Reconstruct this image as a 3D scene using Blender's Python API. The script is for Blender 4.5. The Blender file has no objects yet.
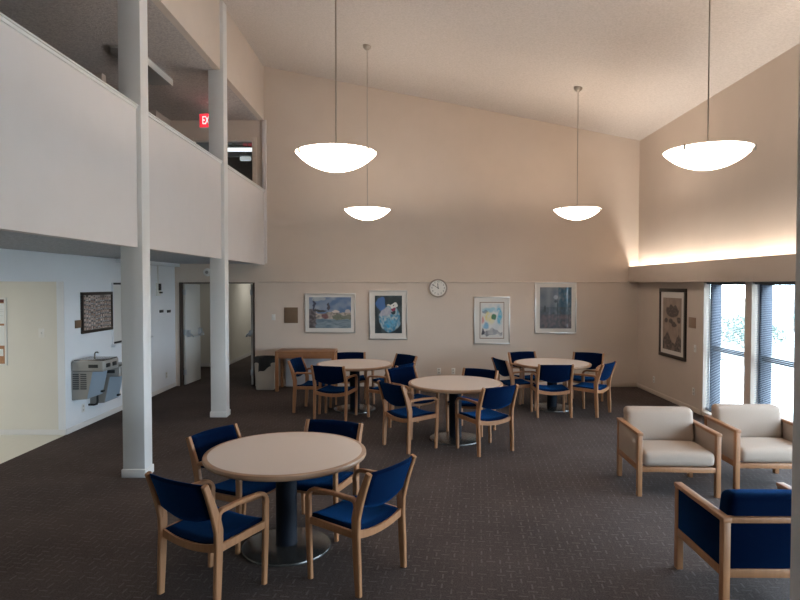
import bpy, bmesh, math, random
from mathutils import Vector, Matrix, Euler, noise
PI = math.pi
C = bpy.context.scene.collection
random.seed(7)

# ------------------------------------------------------------------ camera
CAM = Vector((0.0, 0.0, 2.02))
F = 600.0
YAW, PITCH = math.atan(5.5 / 600), math.atan(16 / 600)
cd = bpy.data.cameras.new('camera'); cam = bpy.data.objects.new('camera', cd); C.objects.link(cam)
cd.sensor_width = 36; cd.lens = 36 * F / 800; cd.clip_start = 0.05; cd.clip_end = 300
cam.location = CAM; cam.rotation_euler = (PI / 2 - PITCH, 0, YAW)
bpy.context.scene.camera = cam
R = cam.rotation_euler.to_matrix()

def ray(px, py):
    return R @ Vector(((px - 400) / F, -(py - 300) / F, -1))
def on_y(px, py, y):
    d = ray(px, py); return CAM + d * ((y - CAM.y) / d.y)
def on_x(px, py, x):
    d = ray(px, py); return CAM + d * ((x - CAM.x) / d.x)

# ------------------------------------------------------------------ materials
MATS = {}
def nodes_of(m):
    m.use_nodes = True
    nt = m.node_tree
    return nt, nt.nodes, nt.links, nt.nodes['Principled BSDF']

def mat(name, col, rough=0.6, var=0.0, vscale=6.0, bump=0.0, bscale=200.0, metal=0.0, spec=0.5, coat=0.0, sheen=0.0, stretch=None):
    if name in MATS: return MATS[name]
    m = bpy.data.materials.new(name); nt, N, L, p = nodes_of(m)
    p.inputs['Base Color'].default_value = (*col, 1)
    p.inputs['Roughness'].default_value = rough
    p.inputs['Metallic'].default_value = metal
    p.inputs['Specular IOR Level'].default_value = spec
    if coat: p.inputs['Coat Weight'].default_value = coat; p.inputs['Coat Roughness'].default_value = 0.03
    if sheen: p.inputs['Sheen Weight'].default_value = sheen; p.inputs['Sheen Roughness'].default_value = 0.4
    tc = N.new('ShaderNodeTexCoord')
    src = tc.outputs['Object']
    if stretch:
        mp = N.new('ShaderNodeMapping'); mp.inputs['Scale'].default_value = stretch
        L.new(src, mp.inputs['Vector']); src = mp.outputs['Vector']
    if var:
        n = N.new('ShaderNodeTexNoise'); n.inputs['Scale'].default_value = vscale; n.inputs['Detail'].default_value = 5
        L.new(src, n.inputs['Vector'])
        mx = N.new('ShaderNodeMix'); mx.data_type = 'RGBA'
        mx.inputs[6].default_value = (*[c * (1 - var) for c in col], 1)
        mx.inputs[7].default_value = (*[min(1, c * (1 + var)) for c in col], 1)
        L.new(n.outputs['Fac'], mx.inputs[0]); L.new(mx.outputs[2], p.inputs['Base Color'])
    if bump:
        n2 = N.new('ShaderNodeTexNoise'); n2.inputs['Scale'].default_value = bscale; n2.inputs['Detail'].default_value = 3
        L.new(tc.outputs['Object'], n2.inputs['Vector'])
        b = N.new('ShaderNodeBump'); b.inputs['Strength'].default_value = bump; b.inputs['Distance'].default_value = 0.004
        L.new(n2.outputs['Fac'], b.inputs['Height']); L.new(b.outputs['Normal'], p.inputs['Normal'])
    MATS[name] = m
    return m

def emit(name, col, s):
    if name in MATS: return MATS[name]
    m = bpy.data.materials.new(name); nt, N, L, p = nodes_of(m)
    p.inputs['Base Color'].default_value = (*[min(.9, c) for c in col], 1)
    p.inputs['Emission Color'].default_value = (*col, 1)
    p.inputs['Emission Strength'].default_value = s
    MATS[name] = m
    return m

def popcorn(name, c0, c1, scale=28):
    m = bpy.data.materials.new(name); nt, N, L, p = nodes_of(m)
    tc = N.new('ShaderNodeTexCoord')
    n = N.new('ShaderNodeTexNoise'); n.inputs['Scale'].default_value = scale; n.inputs['Detail'].default_value = 4; n.inputs['Roughness'].default_value = .7
    L.new(tc.outputs['Object'], n.inputs['Vector'])
    r = N.new('ShaderNodeValToRGB'); r.color_ramp.elements[0].position = .35; r.color_ramp.elements[1].position = .62
    r.color_ramp.elements[0].color = (*c0, 1); r.color_ramp.elements[1].color = (*c1, 1)
    L.new(n.outputs['Fac'], r.inputs['Fac']); L.new(r.outputs['Color'], p.inputs['Base Color'])
    b = N.new('ShaderNodeBump'); b.inputs['Strength'].default_value = .6; b.inputs['Distance'].default_value = .02
    L.new(n.outputs['Fac'], b.inputs['Height']); L.new(b.outputs['Normal'], p.inputs['Normal'])
    p.inputs['Roughness'].default_value = .95; p.inputs['Specular IOR Level'].default_value = .1
    return m

def carpet_mat():
    m = bpy.data.materials.new('carpet'); nt, N, L, p = nodes_of(m)
    tc = N.new('ShaderNodeTexCoord')
    mp = N.new('ShaderNodeMapping'); mp.inputs['Scale'].default_value = (15, 15, 15); mp.inputs['Rotation'].default_value = (0, 0, .12)
    L.new(tc.outputs['Object'], mp.inputs['Vector'])
    sx = N.new('ShaderNodeSeparateXYZ'); L.new(mp.outputs['Vector'], sx.inputs[0])
    def M(op, a, b=None, c=None):
        n = N.new('ShaderNodeMath'); n.operation = op
        for i, v in enumerate((a, b, c)):
            if v is None: continue
            if isinstance(v, (int, float)): n.inputs[i].default_value = v
            else: L.new(v, n.inputs[i])
        return n.outputs[0]
    x, y = sx.outputs[0], sx.outputs[1]
    fx, fy = M('FRACT', x), M('FRACT', y)
    par = M('MODULO', M('ABSOLUTE', M('ADD', M('FLOOR', x), M('FLOOR', y))), 2.0)
    ax, ay = M('ABSOLUTE', M('SUBTRACT', fx, .5)), M('ABSOLUTE', M('SUBTRACT', fy, .5))
    dh = M('MULTIPLY', M('LESS_THAN', ay, .09), M('LESS_THAN', ax, .46))
    dv = M('MULTIPLY', M('LESS_THAN', ax, .09), M('LESS_THAN', ay, .46))
    sel = N.new('ShaderNodeMix'); sel.data_type = 'FLOAT'
    L.new(par, sel.inputs[0]); L.new(dh, sel.inputs[2]); L.new(dv, sel.inputs[3])
    wn = N.new('ShaderNodeTexWhiteNoise'); wn.noise_dimensions = '2D'
    cv = N.new('ShaderNodeVectorMath'); cv.operation = 'FLOOR'; L.new(mp.outputs['Vector'], cv.inputs[0]); L.new(cv.outputs[0], wn.inputs['Vector'])
    dash = M('MULTIPLY', sel.outputs[0], M('MULTIPLY', wn.outputs['Value'], .24))
    n1 = N.new('ShaderNodeTexNoise'); n1.inputs['Scale'].default_value = 90; n1.inputs['Detail'].default_value = 4; L.new(tc.outputs['Object'], n1.inputs['Vector'])
    n2 = N.new('ShaderNodeTexNoise'); n2.inputs['Scale'].default_value = 1.3; n2.inputs['Detail'].default_value = 3; L.new(tc.outputs['Object'], n2.inputs['Vector'])
    r = N.new('ShaderNodeValToRGB'); r.color_ramp.elements[0].position = .3; r.color_ramp.elements[1].position = .7
    r.color_ramp.elements[0].color = (.036, .026, .023, 1); r.color_ramp.elements[1].color = (.098, .075, .068, 1)
    L.new(M('ADD', M('MULTIPLY', n1.outputs['Fac'], .7), M('MULTIPLY', n2.outputs['Fac'], .3)), r.inputs['Fac'])
    mx = N.new('ShaderNodeMix'); mx.data_type = 'RGBA'; mx.inputs[7].default_value = (.27, .24, .225, 1)
    L.new(dash, mx.inputs[0]); L.new(r.outputs['Color'], mx.inputs[6]); L.new(mx.outputs[2], p.inputs['Base Color'])
    b = N.new('ShaderNodeBump'); b.inputs['Strength'].default_value = .5; b.inputs['Distance'].default_value = .006
    L.new(n1.outputs['Fac'], b.inputs['Height']); L.new(b.outputs['Normal'], p.inputs['Normal'])
    p.inputs['Roughness'].default_value = .95; p.inputs['Specular IOR Level'].default_value = .15
    return m

def print_mat(name, coat=.5):
    m = bpy.data.materials.new(name); nt, N, L, p = nodes_of(m)
    a = N.new('ShaderNodeVertexColor'); a.layer_name = 'Col'
    L.new(a.outputs['Color'], p.inputs['Base Color'])
    p.inputs['Roughness'].default_value = .5
    p.inputs['Coat Weight'].default_value = coat; p.inputs['Coat Roughness'].default_value = .02
    return m

def glass_mat():
    m = bpy.data.materials.new('window_glass'); nt, N, L, p = nodes_of(m)
    out = N['Material Output']; N.remove(p)
    t = N.new('ShaderNodeBsdfTransparent'); t.inputs['Color'].default_value = (.95, .97, .97, 1)
    g = N.new('ShaderNodeBsdfGlossy'); g.inputs['Roughness'].default_value = .01
    lw = N.new('ShaderNodeLayerWeight'); lw.inputs['Blend'].default_value = .5
    pw = N.new('ShaderNodeMath'); pw.operation = 'POWER'; pw.inputs[1].default_value = 5; L.new(lw.outputs['Facing'], pw.inputs[0])
    fr = N.new('ShaderNodeMath'); fr.operation = 'MULTIPLY_ADD'; fr.inputs[1].default_value = .93; fr.inputs[2].default_value = .04; L.new(pw.outputs[0], fr.inputs[0])
    mx = N.new('ShaderNodeMixShader')
    L.new(fr.outputs[0], mx.inputs[0]); L.new(t.outputs[0], mx.inputs[1]); L.new(g.outputs[0], mx.inputs[2]); L.new(mx.outputs[0], out.inputs['Surface'])
    return m

WALL = mat('wall_paint', (.62, .52, .44), .85, var=.04, vscale=3, bump=.25, bscale=120, spec=.2)
LEFTWALL = mat('pale_wall_paint', (.77, .79, .82), .8, var=.03, vscale=3, bump=.2, bscale=120, spec=.2)
CREAM = mat('cream_wall_paint', (.72, .69, .62), .85, var=.04, vscale=3, bump=.25, bscale=120, spec=.2)
PARAPET = mat('parapet_paint', (.67, .62, .60), .85, var=.03, vscale=4, bump=.3, bscale=160, spec=.2)
TRIMW = mat('white_trim_paint', (.70, .68, .66), .6, var=.02)
CEIL = popcorn('popcorn_ceiling', (.57, .515, .475), (.66, .60, .56), 34)
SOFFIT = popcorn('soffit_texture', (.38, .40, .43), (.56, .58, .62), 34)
CARPET = carpet_mat()
LINO = mat('linoleum', (.66, .64, .56), .35, var=.06, vscale=14)
WOOD = mat('oak_wood', (.33, .152, .068), .42, var=.28, vscale=5, stretch=(9, 9, 1.2))
DARKWOOD = mat('brown_wood', (.30, .14, .065), .45, var=.3, vscale=5, stretch=(2, 9, 9))
LAMINATE = mat('beige_laminate', (.62, .53, .475), .38, var=.03, vscale=160)
EDGE = mat('wood_edge', (.36, .21, .125), .4, var=.2, vscale=8)
BLUE = mat('navy_fabric', (.0006, .0032, .015), .95, var=.25, vscale=220, bump=.5, bscale=420, spec=.02, sheen=.40)
BLUE.node_tree.nodes['Principled BSDF'].inputs['Sheen Tint'].default_value = (.03, .20, .62, 1)
BLUE.node_tree.nodes['Principled BSDF'].inputs['Sheen Roughness'].default_value = .45
CREAMF = mat('cream_fabric', (.40, .315, .26), .95, var=.10, vscale=240, bump=.5, bscale=420, spec=.1)
BLACKM = mat('black_enamel', (.005, .007, .013), .6, spec=.12)
BASEM = mat('brushed_dark_base', (.10, .095, .09), .25, metal=.7)
NICKEL = mat('brushed_nickel', (.42, .38, .33), .3, metal=1)
ALU = mat('silver_frame_metal', (.62, .60, .57), .3, metal=.9)
MATBOARD = mat('mat_board', (.66, .62, .57), .8, coat=.3)
WHITEP = mat('white_plastic', (.72, .70, .66), .5)
BLACKP = mat('black_plastic', (.02, .02, .02), .5)
DARKFRAME = mat('dark_picture_frame', (.022, .014, .010), .35, var=.2)
BROWNP = mat('brown_plaque', (.17, .105, .062), .5, var=.15, vscale=10)
DARKALU = mat('dark_anodised_frame', (.012, .017, .03), .4, metal=.3)
STEEL = mat('stainless_steel', (.55, .58, .61), .4, metal=.6)
GREYM = mat('grey_steel_panel', (.33, .32, .30), .45, metal=.3)
GLASS = glass_mat()
BOWL = emit('lit_frosted_glass', (1.0, .85, .71), 10)

# ------------------------------------------------------------------ mesh helpers
class MB:
    def __init__(s): s.bm = bmesh.new()
    def box(s, x0, x1, y0, y1, z0, z1, bev=0.0, mtx=None, seg=2):
        r = bmesh.ops.create_cube(s.bm, size=1)
        vs = r['verts']
        for v in vs:
            v.co = Vector((x0 + (v.co.x + .5) * (x1 - x0), y0 + (v.co.y + .5) * (y1 - y0), z0 + (v.co.z + .5) * (z1 - z0)))
        if bev:
            es = list({e for v in vs for e in v.link_edges})
            rr = bmesh.ops.bevel(s.bm, geom=es, offset=bev, segments=seg, profile=.5, affect='EDGES')
            vs = list({v for f in rr['faces'] for v in f.verts} | {v for v in vs if v.is_valid})
        if mtx is not None: bmesh.ops.transform(s.bm, matrix=mtx, verts=vs)
        return s
    def sweep(s, pts, w, h, side=Vector((1, 0, 0)), round_=0, taper=None):
        """rectangular (or round) bar along points; w along 'side', h across it"""
        rings = []
        n = len(pts)
        pts = [Vector(p) for p in pts]
        for i, p in enumerate(pts):
            t = (pts[min(i + 1, n - 1)] - pts[max(i - 1, 0)]).normalized()
            a = (side - t * side.dot(t)).normalized(); b = t.cross(a)
            k = taper[i] if taper else 1
            ring = []
            if round_:
                for j in range(round_):
                    q = 2 * PI * j / round_
                    ring.append(s.bm.verts.new(p + a * (w / 2 * math.cos(q)) + b * (h * k / 2 * math.sin(q))))
            else:
                c = min(w, h) * .18
                W, H = w / 2, h * k / 2
                for (u, v) in ((W, H - c), (W - c, H), (-W + c, H), (-W, H - c), (-W, -H + c), (-W + c, -H), (W - c, -H), (W, -H + c)):
                    ring.append(s.bm.verts.new(p + a * u + b * v))
            rings.append(ring)
        m = len(rings[0])
        for i in range(n - 1):
            for j in range(m):
                s.bm.faces.new((rings[i][j], rings[i][(j + 1) % m], rings[i + 1][(j + 1) % m], rings[i + 1][j]))
        s.bm.faces.new(rings[0][::-1]); s.bm.faces.new(rings[-1])
        return s
    def lathe(s, prof, cx=0, cy=0, seg=48, axis='z', base=Vector((0, 0, 0))):
        """profile of (radius, height)"""
        rings = []
        for (r, z) in prof:
            ring = []
            if r < 1e-6:
                ring = [s.bm.verts.new(s._ax(axis, cx, cy, 0, 0, z, base))]
            else:
                for j in range(seg):
                    q = 2 * PI * j / seg
                    ring.append(s.bm.verts.new(s._ax(axis, cx, cy, r * math.cos(q), r * math.sin(q), z, base)))
            rings.append(ring)
        for a, b in zip(rings[:-1], rings[1:]):
            for j in range(seg):
                k = (j + 1) % seg
                if len(a) == 1 and len(b) == 1: break
                if len(a) == 1: s.bm.faces.new((a[0], b[j], b[k]))
                elif len(b) == 1: s.bm.faces.new((a[j], b[0], a[k]))
                else: s.bm.faces.new((a[j], b[j], b[k], a[k]))
        return s
    @staticmethod
    def _ax(axis, cx, cy, a, b, z, base):
        if axis == 'z': return base + Vector((cx + a, cy + b, z))
        if axis == 'y': return base + Vector((cx + a, z, cy + b))
        return base + Vector((z, cx + a, cy + b))
    def poly_prism(s, pts2, z0, z1, plane='xy'):
        f = {'xy': lambda a, b, c: Vector((a, b, c)), 'xz': lambda a, b, c: Vector((a, c, b)), 'yz': lambda a, b, c: Vector((c, a, b))}[plane]
        lo = [s.bm.verts.new(f(a, b, z0)) for a, b in pts2]; hi = [s.bm.verts.new(f(a, b, z1)) for a, b in pts2]
        n = len(pts2)
        for j in range(n): s.bm.faces.new((lo[j], lo[(j + 1) % n], hi[(j + 1) % n], hi[j]))
        s.bm.faces.new(lo[::-1]); s.bm.faces.new(hi)
        return s
    def slab(s, fn, nu, nv, close=True):
        """closed padded sheet: fn(u,v,side) with u,v in 0..1, side 0 front / 1 back"""
        g = [[[s.bm.verts.new(fn(i / nu, j / nv, k)) for j in range(nv + 1)] for i in range(nu + 1)] for k in (0, 1)]
        for k in (0, 1):
            for i in range(nu):
                for j in range(nv):
                    q = (g[k][i][j], g[k][i + 1][j], g[k][i + 1][j + 1], g[k][i][j + 1])
                    s.bm.faces.new(q if k == 0 else q[::-1])
        per = [(i, 0) for i in range(nu)] + [(nu, j) for j in range(nv)] + [(i, nv) for i in range(nu, 0, -1)] + [(0, j) for j in range(nv, 0, -1)]
        for a, b in zip(per, per[1:] + per[:1]):
            s.bm.faces.new((g[0][b[0]][b[1]], g[0][a[0]][a[1]], g[1][a[0]][a[1]], g[1][b[0]][b[1]]))
        return s
    def build(s, name, material, parent=None, smooth=True, kind=None, loc=None):
        bmesh.ops.recalc_face_normals(s.bm, faces=s.bm.faces[:])
        me = bpy.data.meshes.new(name); s.bm.to_mesh(me); s.bm.free()
        if smooth:
            me.shade_smooth(); me.set_sharp_from_angle(angle=math.radians(38))
        me.materials.append(material)
        o = bpy.data.objects.new(name, me); C.objects.link(o)
        if parent: o.parent = parent
        if kind: o['kind'] = kind
        if loc is not None: o.location = loc
        return o

def struct(name, mb, m, parent=None):
    return mb.build(name, m, parent, kind=None if parent else 'structure')
def tag(o, label, cat, group=None):
    o['label'] = label; o['category'] = cat
    if group: o['group'] = group
    return o
def thing(name, label, cat, loc=(0, 0, 0), rz=0, group=None):
    o = bpy.data.objects.new(name, None); C.objects.link(o); o.empty_display_size = .1
    o.location = loc; o.rotation_euler = (0, 0, rz)
    return tag(o, label, cat, group)
def dup(root, loc, rz, label, group=None):
    r = root.copy(); C.objects.link(r); r.location = loc; r.rotation_euler = (0, 0, rz); r['label'] = label
    if group: r['group'] = group
    for ch in list(root.children):
        c = ch.copy(); C.objects.link(c); c.parent = r
        for g in list(ch.children):
            d = g.copy(); C.objects.link(d); d.parent = c
    return r
def text_mesh(name, body, size, material, parent, mtx, depth=.002):
    cu = bpy.data.curves.new(name, 'FONT'); cu.body = body; cu.size = size; cu.align_x = 'CENTER'; cu.align_y = 'CENTER'; cu.extrude = depth / 2
    t = bpy.data.objects.new(name, cu); C.objects.link(t)
    dg = bpy.context.evaluated_depsgraph_get(); dg.update()
    me = bpy.data.meshes.new_from_object(t.evaluated_get(dg))
    bpy.data.objects.remove(t); bpy.data.curves.remove(cu)
    me.transform(mtx); me.materials.clear(); me.materials.append(material)
    me.name = name
    o = bpy.data.objects.new(name, me); C.objects.link(o); o.parent = parent
    return o

# ------------------------------------------------------------------ the room
YB = 11.8; XR = 4.56; XL = -4.55; XG = -2.77     # back wall, right wall, left wall, gallery face
ZM = 2.05                                        # door / window head height
ZS = 2.42                                        # soffit
ZC = 5.22                                        # gallery ceiling
YF = -3.0
def zc(x): return 6.27 - .199 * (x + 2.79)

struct('floor', MB().box(XL, XR + .25, YF, YB + .1, -.1, 0).box(-5.4, -2.6, YB + .1, 22, -.1, 0), CARPET)
struct('floor_linoleum', MB().box(-8, XL, YF, 8.0, -.1, 0.001), LINO)

# back wall with the doorway below and the office window up on the gallery
a = on_y(194, 141, YB); b = on_y(252.5, 184, YB)
DX0, DX1 = -4.46, -2.97
wb = MB()
wb.box(DX1, XR + .25, YB, YB + .12, 0, ZM)
wb.box(-8, DX0, YB, YB + .12, 0, ZM)
wb.box(-8, XR + .25, YB, YB + .12, ZM, ZS + .22)
wb.box(XG - .03, XR + .25, YB, YB + .12, ZS + .22, 6.6)
wb.box(-8, a.x, YB, YB + .12, ZS + .22, ZC + .1)
wb.box(b.x, XG - .03, YB, YB + .12, ZS + .22, ZC + .1)
wb.box(a.x, b.x, YB, YB + .12, ZS + .22, 3.4)
wb.box(a.x, b.x, YB, YB + .12, a.z, ZC + .1)
struct('wall_back', wb, WALL)
struct('trim_1', MB().box(-2.9, 4.37, YB - .018, YB, ZM - .006, ZM + .022, .004), WALL)
struct('baseboard_back', MB().box(DX1 + .05, XR, YB - .016, YB, 0, .075, .004), WALL)

# right wall: piers between floor-length windows, ledge above, upper wall
W_Y = []
y1 = 9.21
while y1 > -1.0:
    W_Y.append((y1 - 1.11, y1)); y1 -= 1.27
ZSILL = .06
wr = MB()
edge = YB + .1
for (ya, yb_) in W_Y:
    wr.box(XR, XR + .10, yb_, edge, 0, ZM)
    wr.box(XR, XR + .10, ya, yb_, 0, ZSILL)
    edge = ya
wr.box(XR, XR + .10, YF, edge, 0, ZM)
wr.box(XR, XR + .25, YF, YB + .1, ZM, 5.2)
struct('wall_right', wr, WALL)
struct('baseboard_right', MB().box(XR - .016, XR, W_Y[0][1] + .02, YB - .016, 0, .075, .004), WALL)
# ledge with an open trough on top
lg = MB().box(4.37, 4.395, YF, YB, ZM + .002, 2.36, .003).box(4.395, XR, YF, YB, ZM + .002, 2.12)
struct('trim_2', lg, WALL)

# windows
for i, (ya, yb_) in enumerate(W_Y):
    w = bpy.data.objects.new('window_%d' % (i + 1), None); C.objects.link(w); w.location = (XR + .10, (ya + yb_) / 2, 0); w['kind'] = 'structure'
    hw = (yb_ - ya) / 2; t = .045
    fr = MB().box(0, .15, -hw, -hw + t, ZSILL, ZM, .003).box(0, .15, hw - t, hw, ZSILL, ZM, .003)
    fr.box(0, .15, -hw + t, hw - t, ZSILL, ZSILL + t, .003).box(0, .15, -hw + t, hw - t, ZM - t, ZM, .003)
    fr.build('frame', DARKALU, w)
    MB().box(.03, .12, -hw + t, hw - t, 1.005, 1.075, .003).build('transom', DARKALU, w)
    MB().box(.07, .076, -hw + t, hw - t, ZSILL + t, 1.005).box(.07, .076, -hw + t, hw - t, 1.075, ZM - t).build('pane', GLASS, w)

SLAT = mat('blind_slat', (.10, .11, .13), .5)
def blind(i, label):
    ya, yb_ = W_Y[i]; hw = (yb_ - ya) / 2 - .012
    r = thing('venetian_blind', label, 'blind', (XR + .05, (ya + yb_) / 2, 0), 0, 'raised-slat blinds in the tall windows')
    MB().box(-.02, .02, -hw, hw, ZM - .035, ZM - .002, .003).build('head_rail', SLAT, r)
    s = MB(); z = .13
    while z < ZM - .05:
        s.box(-.0125, .0125, -hw, hw, z, z + .0012); z += .0235
    s.build('slats', SLAT, r, smooth=False)
    MB().box(-.014, .014, -hw, hw, .095, .115, .003).build('bottom_rail', SLAT, r)
    cdm = MB()
    for q in (-hw * .72, hw * .72): cdm.box(-.001, .001, q - .001, q + .001, .11, ZM - .03)
    cdm.build('ladder_cord', SLAT, r)
blind(0, 'open venetian blind in the window next to the tall brown framed print')
blind(1, 'open venetian blind in the window behind the cream armchair beside the post')

# sloping ceiling
cm = MB()
x0, x1 = -8.2, XR + .4
lo = [(x0, zc(x0)), (x1, zc(x1)), (x1, zc(x1) + .15), (x0, zc(x0) + .15)]
cm.poly_prism(lo, YF - .1, YB + .2, 'xz')
struct('ceiling', cm, CEIL)

# gallery: slab, soffit, parapet, header, ceiling
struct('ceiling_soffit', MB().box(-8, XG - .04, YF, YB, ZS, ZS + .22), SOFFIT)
pr = MB().box(XG - .10, XG, YF, YB, 2.40, 3.82)
struct('wall_gallery', pr, PARAPET)
rail = MB()
for (ya, yb_) in ((YF, 6.19), (6.38, 9.02), (9.20, YB)):
    rail.box(XG - .12, XG + .016, ya, yb_, 3.82, 3.846, .004).box(XG - .12, XG + .028, ya, yb_, 3.846, 3.862, .005)
struct('trim_3', rail, TRIMW)
struct('wall_left', MB().box(XG - .10, XG, YF, YB, ZC, 6.6), WALL)
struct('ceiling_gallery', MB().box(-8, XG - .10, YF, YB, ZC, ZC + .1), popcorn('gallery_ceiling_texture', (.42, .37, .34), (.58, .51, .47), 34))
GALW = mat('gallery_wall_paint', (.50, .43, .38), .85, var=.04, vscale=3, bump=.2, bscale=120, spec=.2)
gi = on_x(156, 110, -4.6).y
struct('wall_gallery_left', MB().box(-4.72, -4.6, gi, YB, ZS + .22, ZC), GALW)
gp = on_x(102, 74, -4.6)
struct('column_gallery', MB().box(-4.75, -4.6, gp.y, gp.y + .12, ZS + .22, ZC, .004), GALW)
struct('wall_outer', MB().box(-8.15, -8, YF, YB + .1, 0, ZC + .1).box(-8.15, XR + .25, YF - .12, YF, 0, 6.8), CREAM)

# white columns
for n, (ya, yb_) in enumerate(((6.19, 6.38), (9.02, 9.21))):
    c = MB().box(-2.95, -2.72, ya, yb_, 0, zc(-2.72) - .01, .006)
    o = struct('column', c, TRIMW)
    bb = MB().box(-2.962, -2.708, ya - .012, yb_ + .012, 0, .085, .004)
    bb.build('base', TRIMW, o)
struct('trim_4', MB().box(-2.80, -2.72, YB - .05, YB, ZS, ZC, .004), PARAPET)

# left wall under the gallery
hatch0, hatch1 = on_x(111.5, 300, XL).y, 10.62
wl = MB().box(XL - .1, XL, 7.95, YB, 0, ZS).box(XL - .1, XL, YF, 7.95, ZM, ZS)
struct('wall_left_lower', wl, LEFTWALL)
struct('trim_5', MB().box(XL, XL + .10, 9.4, YB, 2.355, ZS, .006), LEFTWALL)
struct('baseboard_left', MB().box(XL, XL + .014, 7.95, YB, 0, .075, .004), TRIMW)
struct('wall_alcove', MB().box(-8, XL - .1, 7.95, 8.07, 0, ZS), CREAM)
struct('baseboard_alcove', MB().box(-8, XL - .0, 7.936, 7.95, 0, .07, .004), TRIMW)
# shuttered pass-through
hz0, hz1 = on_x(115, 343.5, XL).z, ZM - .01
w = bpy.data.objects.new('window_20', None); C.objects.link(w); w.location = (XL, 0, 0); w['kind'] = 'structure'
MB().box(0, .006, hatch0 + .03, hatch1 - .03, hz0 + .03, hz1 - .03).build('shutter', mat('shutter_paint', (.70, .69, .66), .5), w)
fm = MB()
fm.box(0, .018, hatch0, hatch0 + .03, hz0, hz1, .002).box(0, .018, hatch1 - .03, hatch1, hz0, hz1, .002)
fm.build('frame', LEFTWALL, w)
MB().box(0, .010, hatch0 + .03, hatch1 - .03, hz1 - .03, hz1, .001).box(0, .010, hatch0 + .03, hatch1 - .03, hz0, hz0 + .03, .001).build('track', BLACKP, w)
MB().box(0, .07, hatch0 - .03, hatch1 + .03, hz0 - .045, hz0, .006).build('sill', LEFTWALL, w)

# corridor behind the doorway
struct('wall_corridor', MB().box(-5.4, -4.42, 14.6, 14.7, 0, ZS).box(-4.52, -4.42, 14.6, 22, 0, ZS).box(-2.75, -2.6, YB + .12, 22, 0, ZS).box(-5.4, -2.6, 22, 22.1, 0, ZS).box(-5.4, -5.3, YB + .12, 14.6, 0, ZS), CREAM)
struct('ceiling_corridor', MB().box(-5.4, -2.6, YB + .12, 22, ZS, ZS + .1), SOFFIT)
struct('baseboard_corridor', MB().box(-5.3, -4.42, 14.585, 14.6, 0, .08).box(-4.42, -4.405, 14.585, 22, 0, .08), TRIMW)
JAMB = mat('dark_door_jamb', (.06, .04, .03), .5)
fr = MB().box(DX0, DX0 + .022, YB - .02, YB + .13, 0, ZM, .003).box(DX1 - .035, DX1, YB - .02, YB + .13, 0, ZM, .003).box(DX0, DX1, YB + .06, YB + .12, ZM - .02, ZM, .003)
struct('trim_6', fr, JAMB)

DOORP = mat('door_paint', (.66, .64, .60), .45, var=.02)
def door(n, hinge, ang, side):
    d = bpy.data.objects.new('door_%d' % n, None); C.objects.link(d); d.location = hinge; d.rotation_euler = (0, 0, ang); d['kind'] = 'structure'
    MB().box(0, .71, -.022, .022, .012, ZM - .035, .003).build('leaf', DOORP, d)
    s = side
    pb = MB()
    pb.box(.03, .09, s * .022, s * .075, .97, 1.09, .008).box(.60, .66, s * .022, s * .075, .97, 1.09, .008)
    pb.sweep([(.06, s * .07, 1.04), (.065, s * .12, 1.0), (.09, s * .14, .965), (.60, s * .14, .965), (.625, s * .12, 1.0), (.63, s * .07, 1.04)], .028, .028, Vector((0, 0, 1)), 10)
    pb.build('panic_bar', STEEL, d)
    hg = MB()
    for z in (.2, 1.0, 1.8): hg.box(-.012, .012, -s * .0 - .03, .03, z, z + .11, .003)
    hg.build('hinge', STEEL, d)
    return d
door(1, (DX0 + .06, YB + .10, 0), math.radians(86), -1)
door(2, (DX1 - .085, YB + .10, 0), math.radians(90.5), 1)

# office behind the gallery window
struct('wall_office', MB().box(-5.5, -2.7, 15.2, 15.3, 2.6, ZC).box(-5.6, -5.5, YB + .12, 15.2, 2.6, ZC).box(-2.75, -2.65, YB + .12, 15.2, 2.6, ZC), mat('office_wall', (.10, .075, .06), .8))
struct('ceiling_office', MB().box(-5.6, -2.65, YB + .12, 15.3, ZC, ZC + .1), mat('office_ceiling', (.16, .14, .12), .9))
w = bpy.data.objects.new('window_21', None); C.objects.link(w); w.location = (0, YB, 0); w['kind'] = 'structure'
f = MB()
f.box(b.x, b.x + .09, -.02, .0, 3.37, a.z + .07, .004).box(a.x - .09, a.x, -.02, 0, 3.37, a.z + .07, .004).box(a.x, b.x, -.02, 0, a.z, a.z + .07, .004)
f.build('frame', WALL, w)
MB().box(a.x, b.x, .05, .056, 3.4, a.z).build('pane', GLASS, w)

# post beside the camera
px = on_y(793.5, 300, 2.05).x
struct('trim_7', MB().box(px, px + .16, 1.99, 2.045, 0, zc(px) - .005, .004), PARAPET)

# ------------------------------------------------------------------ round tables
def make_table():
    r = thing('round_table', '', 'table', (0, 0, 0), 0, 'round pedestal tables')
    RT = .613
    MB().lathe([(0, .742), (RT - .035, .742), (RT - .034, .741), (RT - .034, .70), (0, .70)], seg=96).build('tabletop', LAMINATE, r)
    MB().lathe([(RT - .034, .7405), (RT - .010, .7405), (RT - .003, .737), (RT, .729), (RT, .716), (RT - .004, .708), (RT - .014, .7), (RT - .034, .7), (RT - .034, .7405)], seg=96).build('edge_band', EDGE, r)
    MB().lathe([(0, .69), (.24, .69), (.25, .70), (0, .70)], seg=32).build('mounting_plate', BLACKM, r)
    MB().lathe([(0, .69), (.080, .69), (.080, .04), (.086, .032), (0, .03)], seg=40).build('pedestal', BLACKM, r)
    MB().lathe([(0, .034), (.10, .034), (.31, .024), (.336, .016), (.34, .008), (.34, 0), (0, 0)], seg=72).build('base_disc', BASEM, r)
    return r
SH = .0045
T = [(-.935, 4.56), (.615, 7.78), (-.86, 9.62), (2.345, 9.76)]
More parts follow.
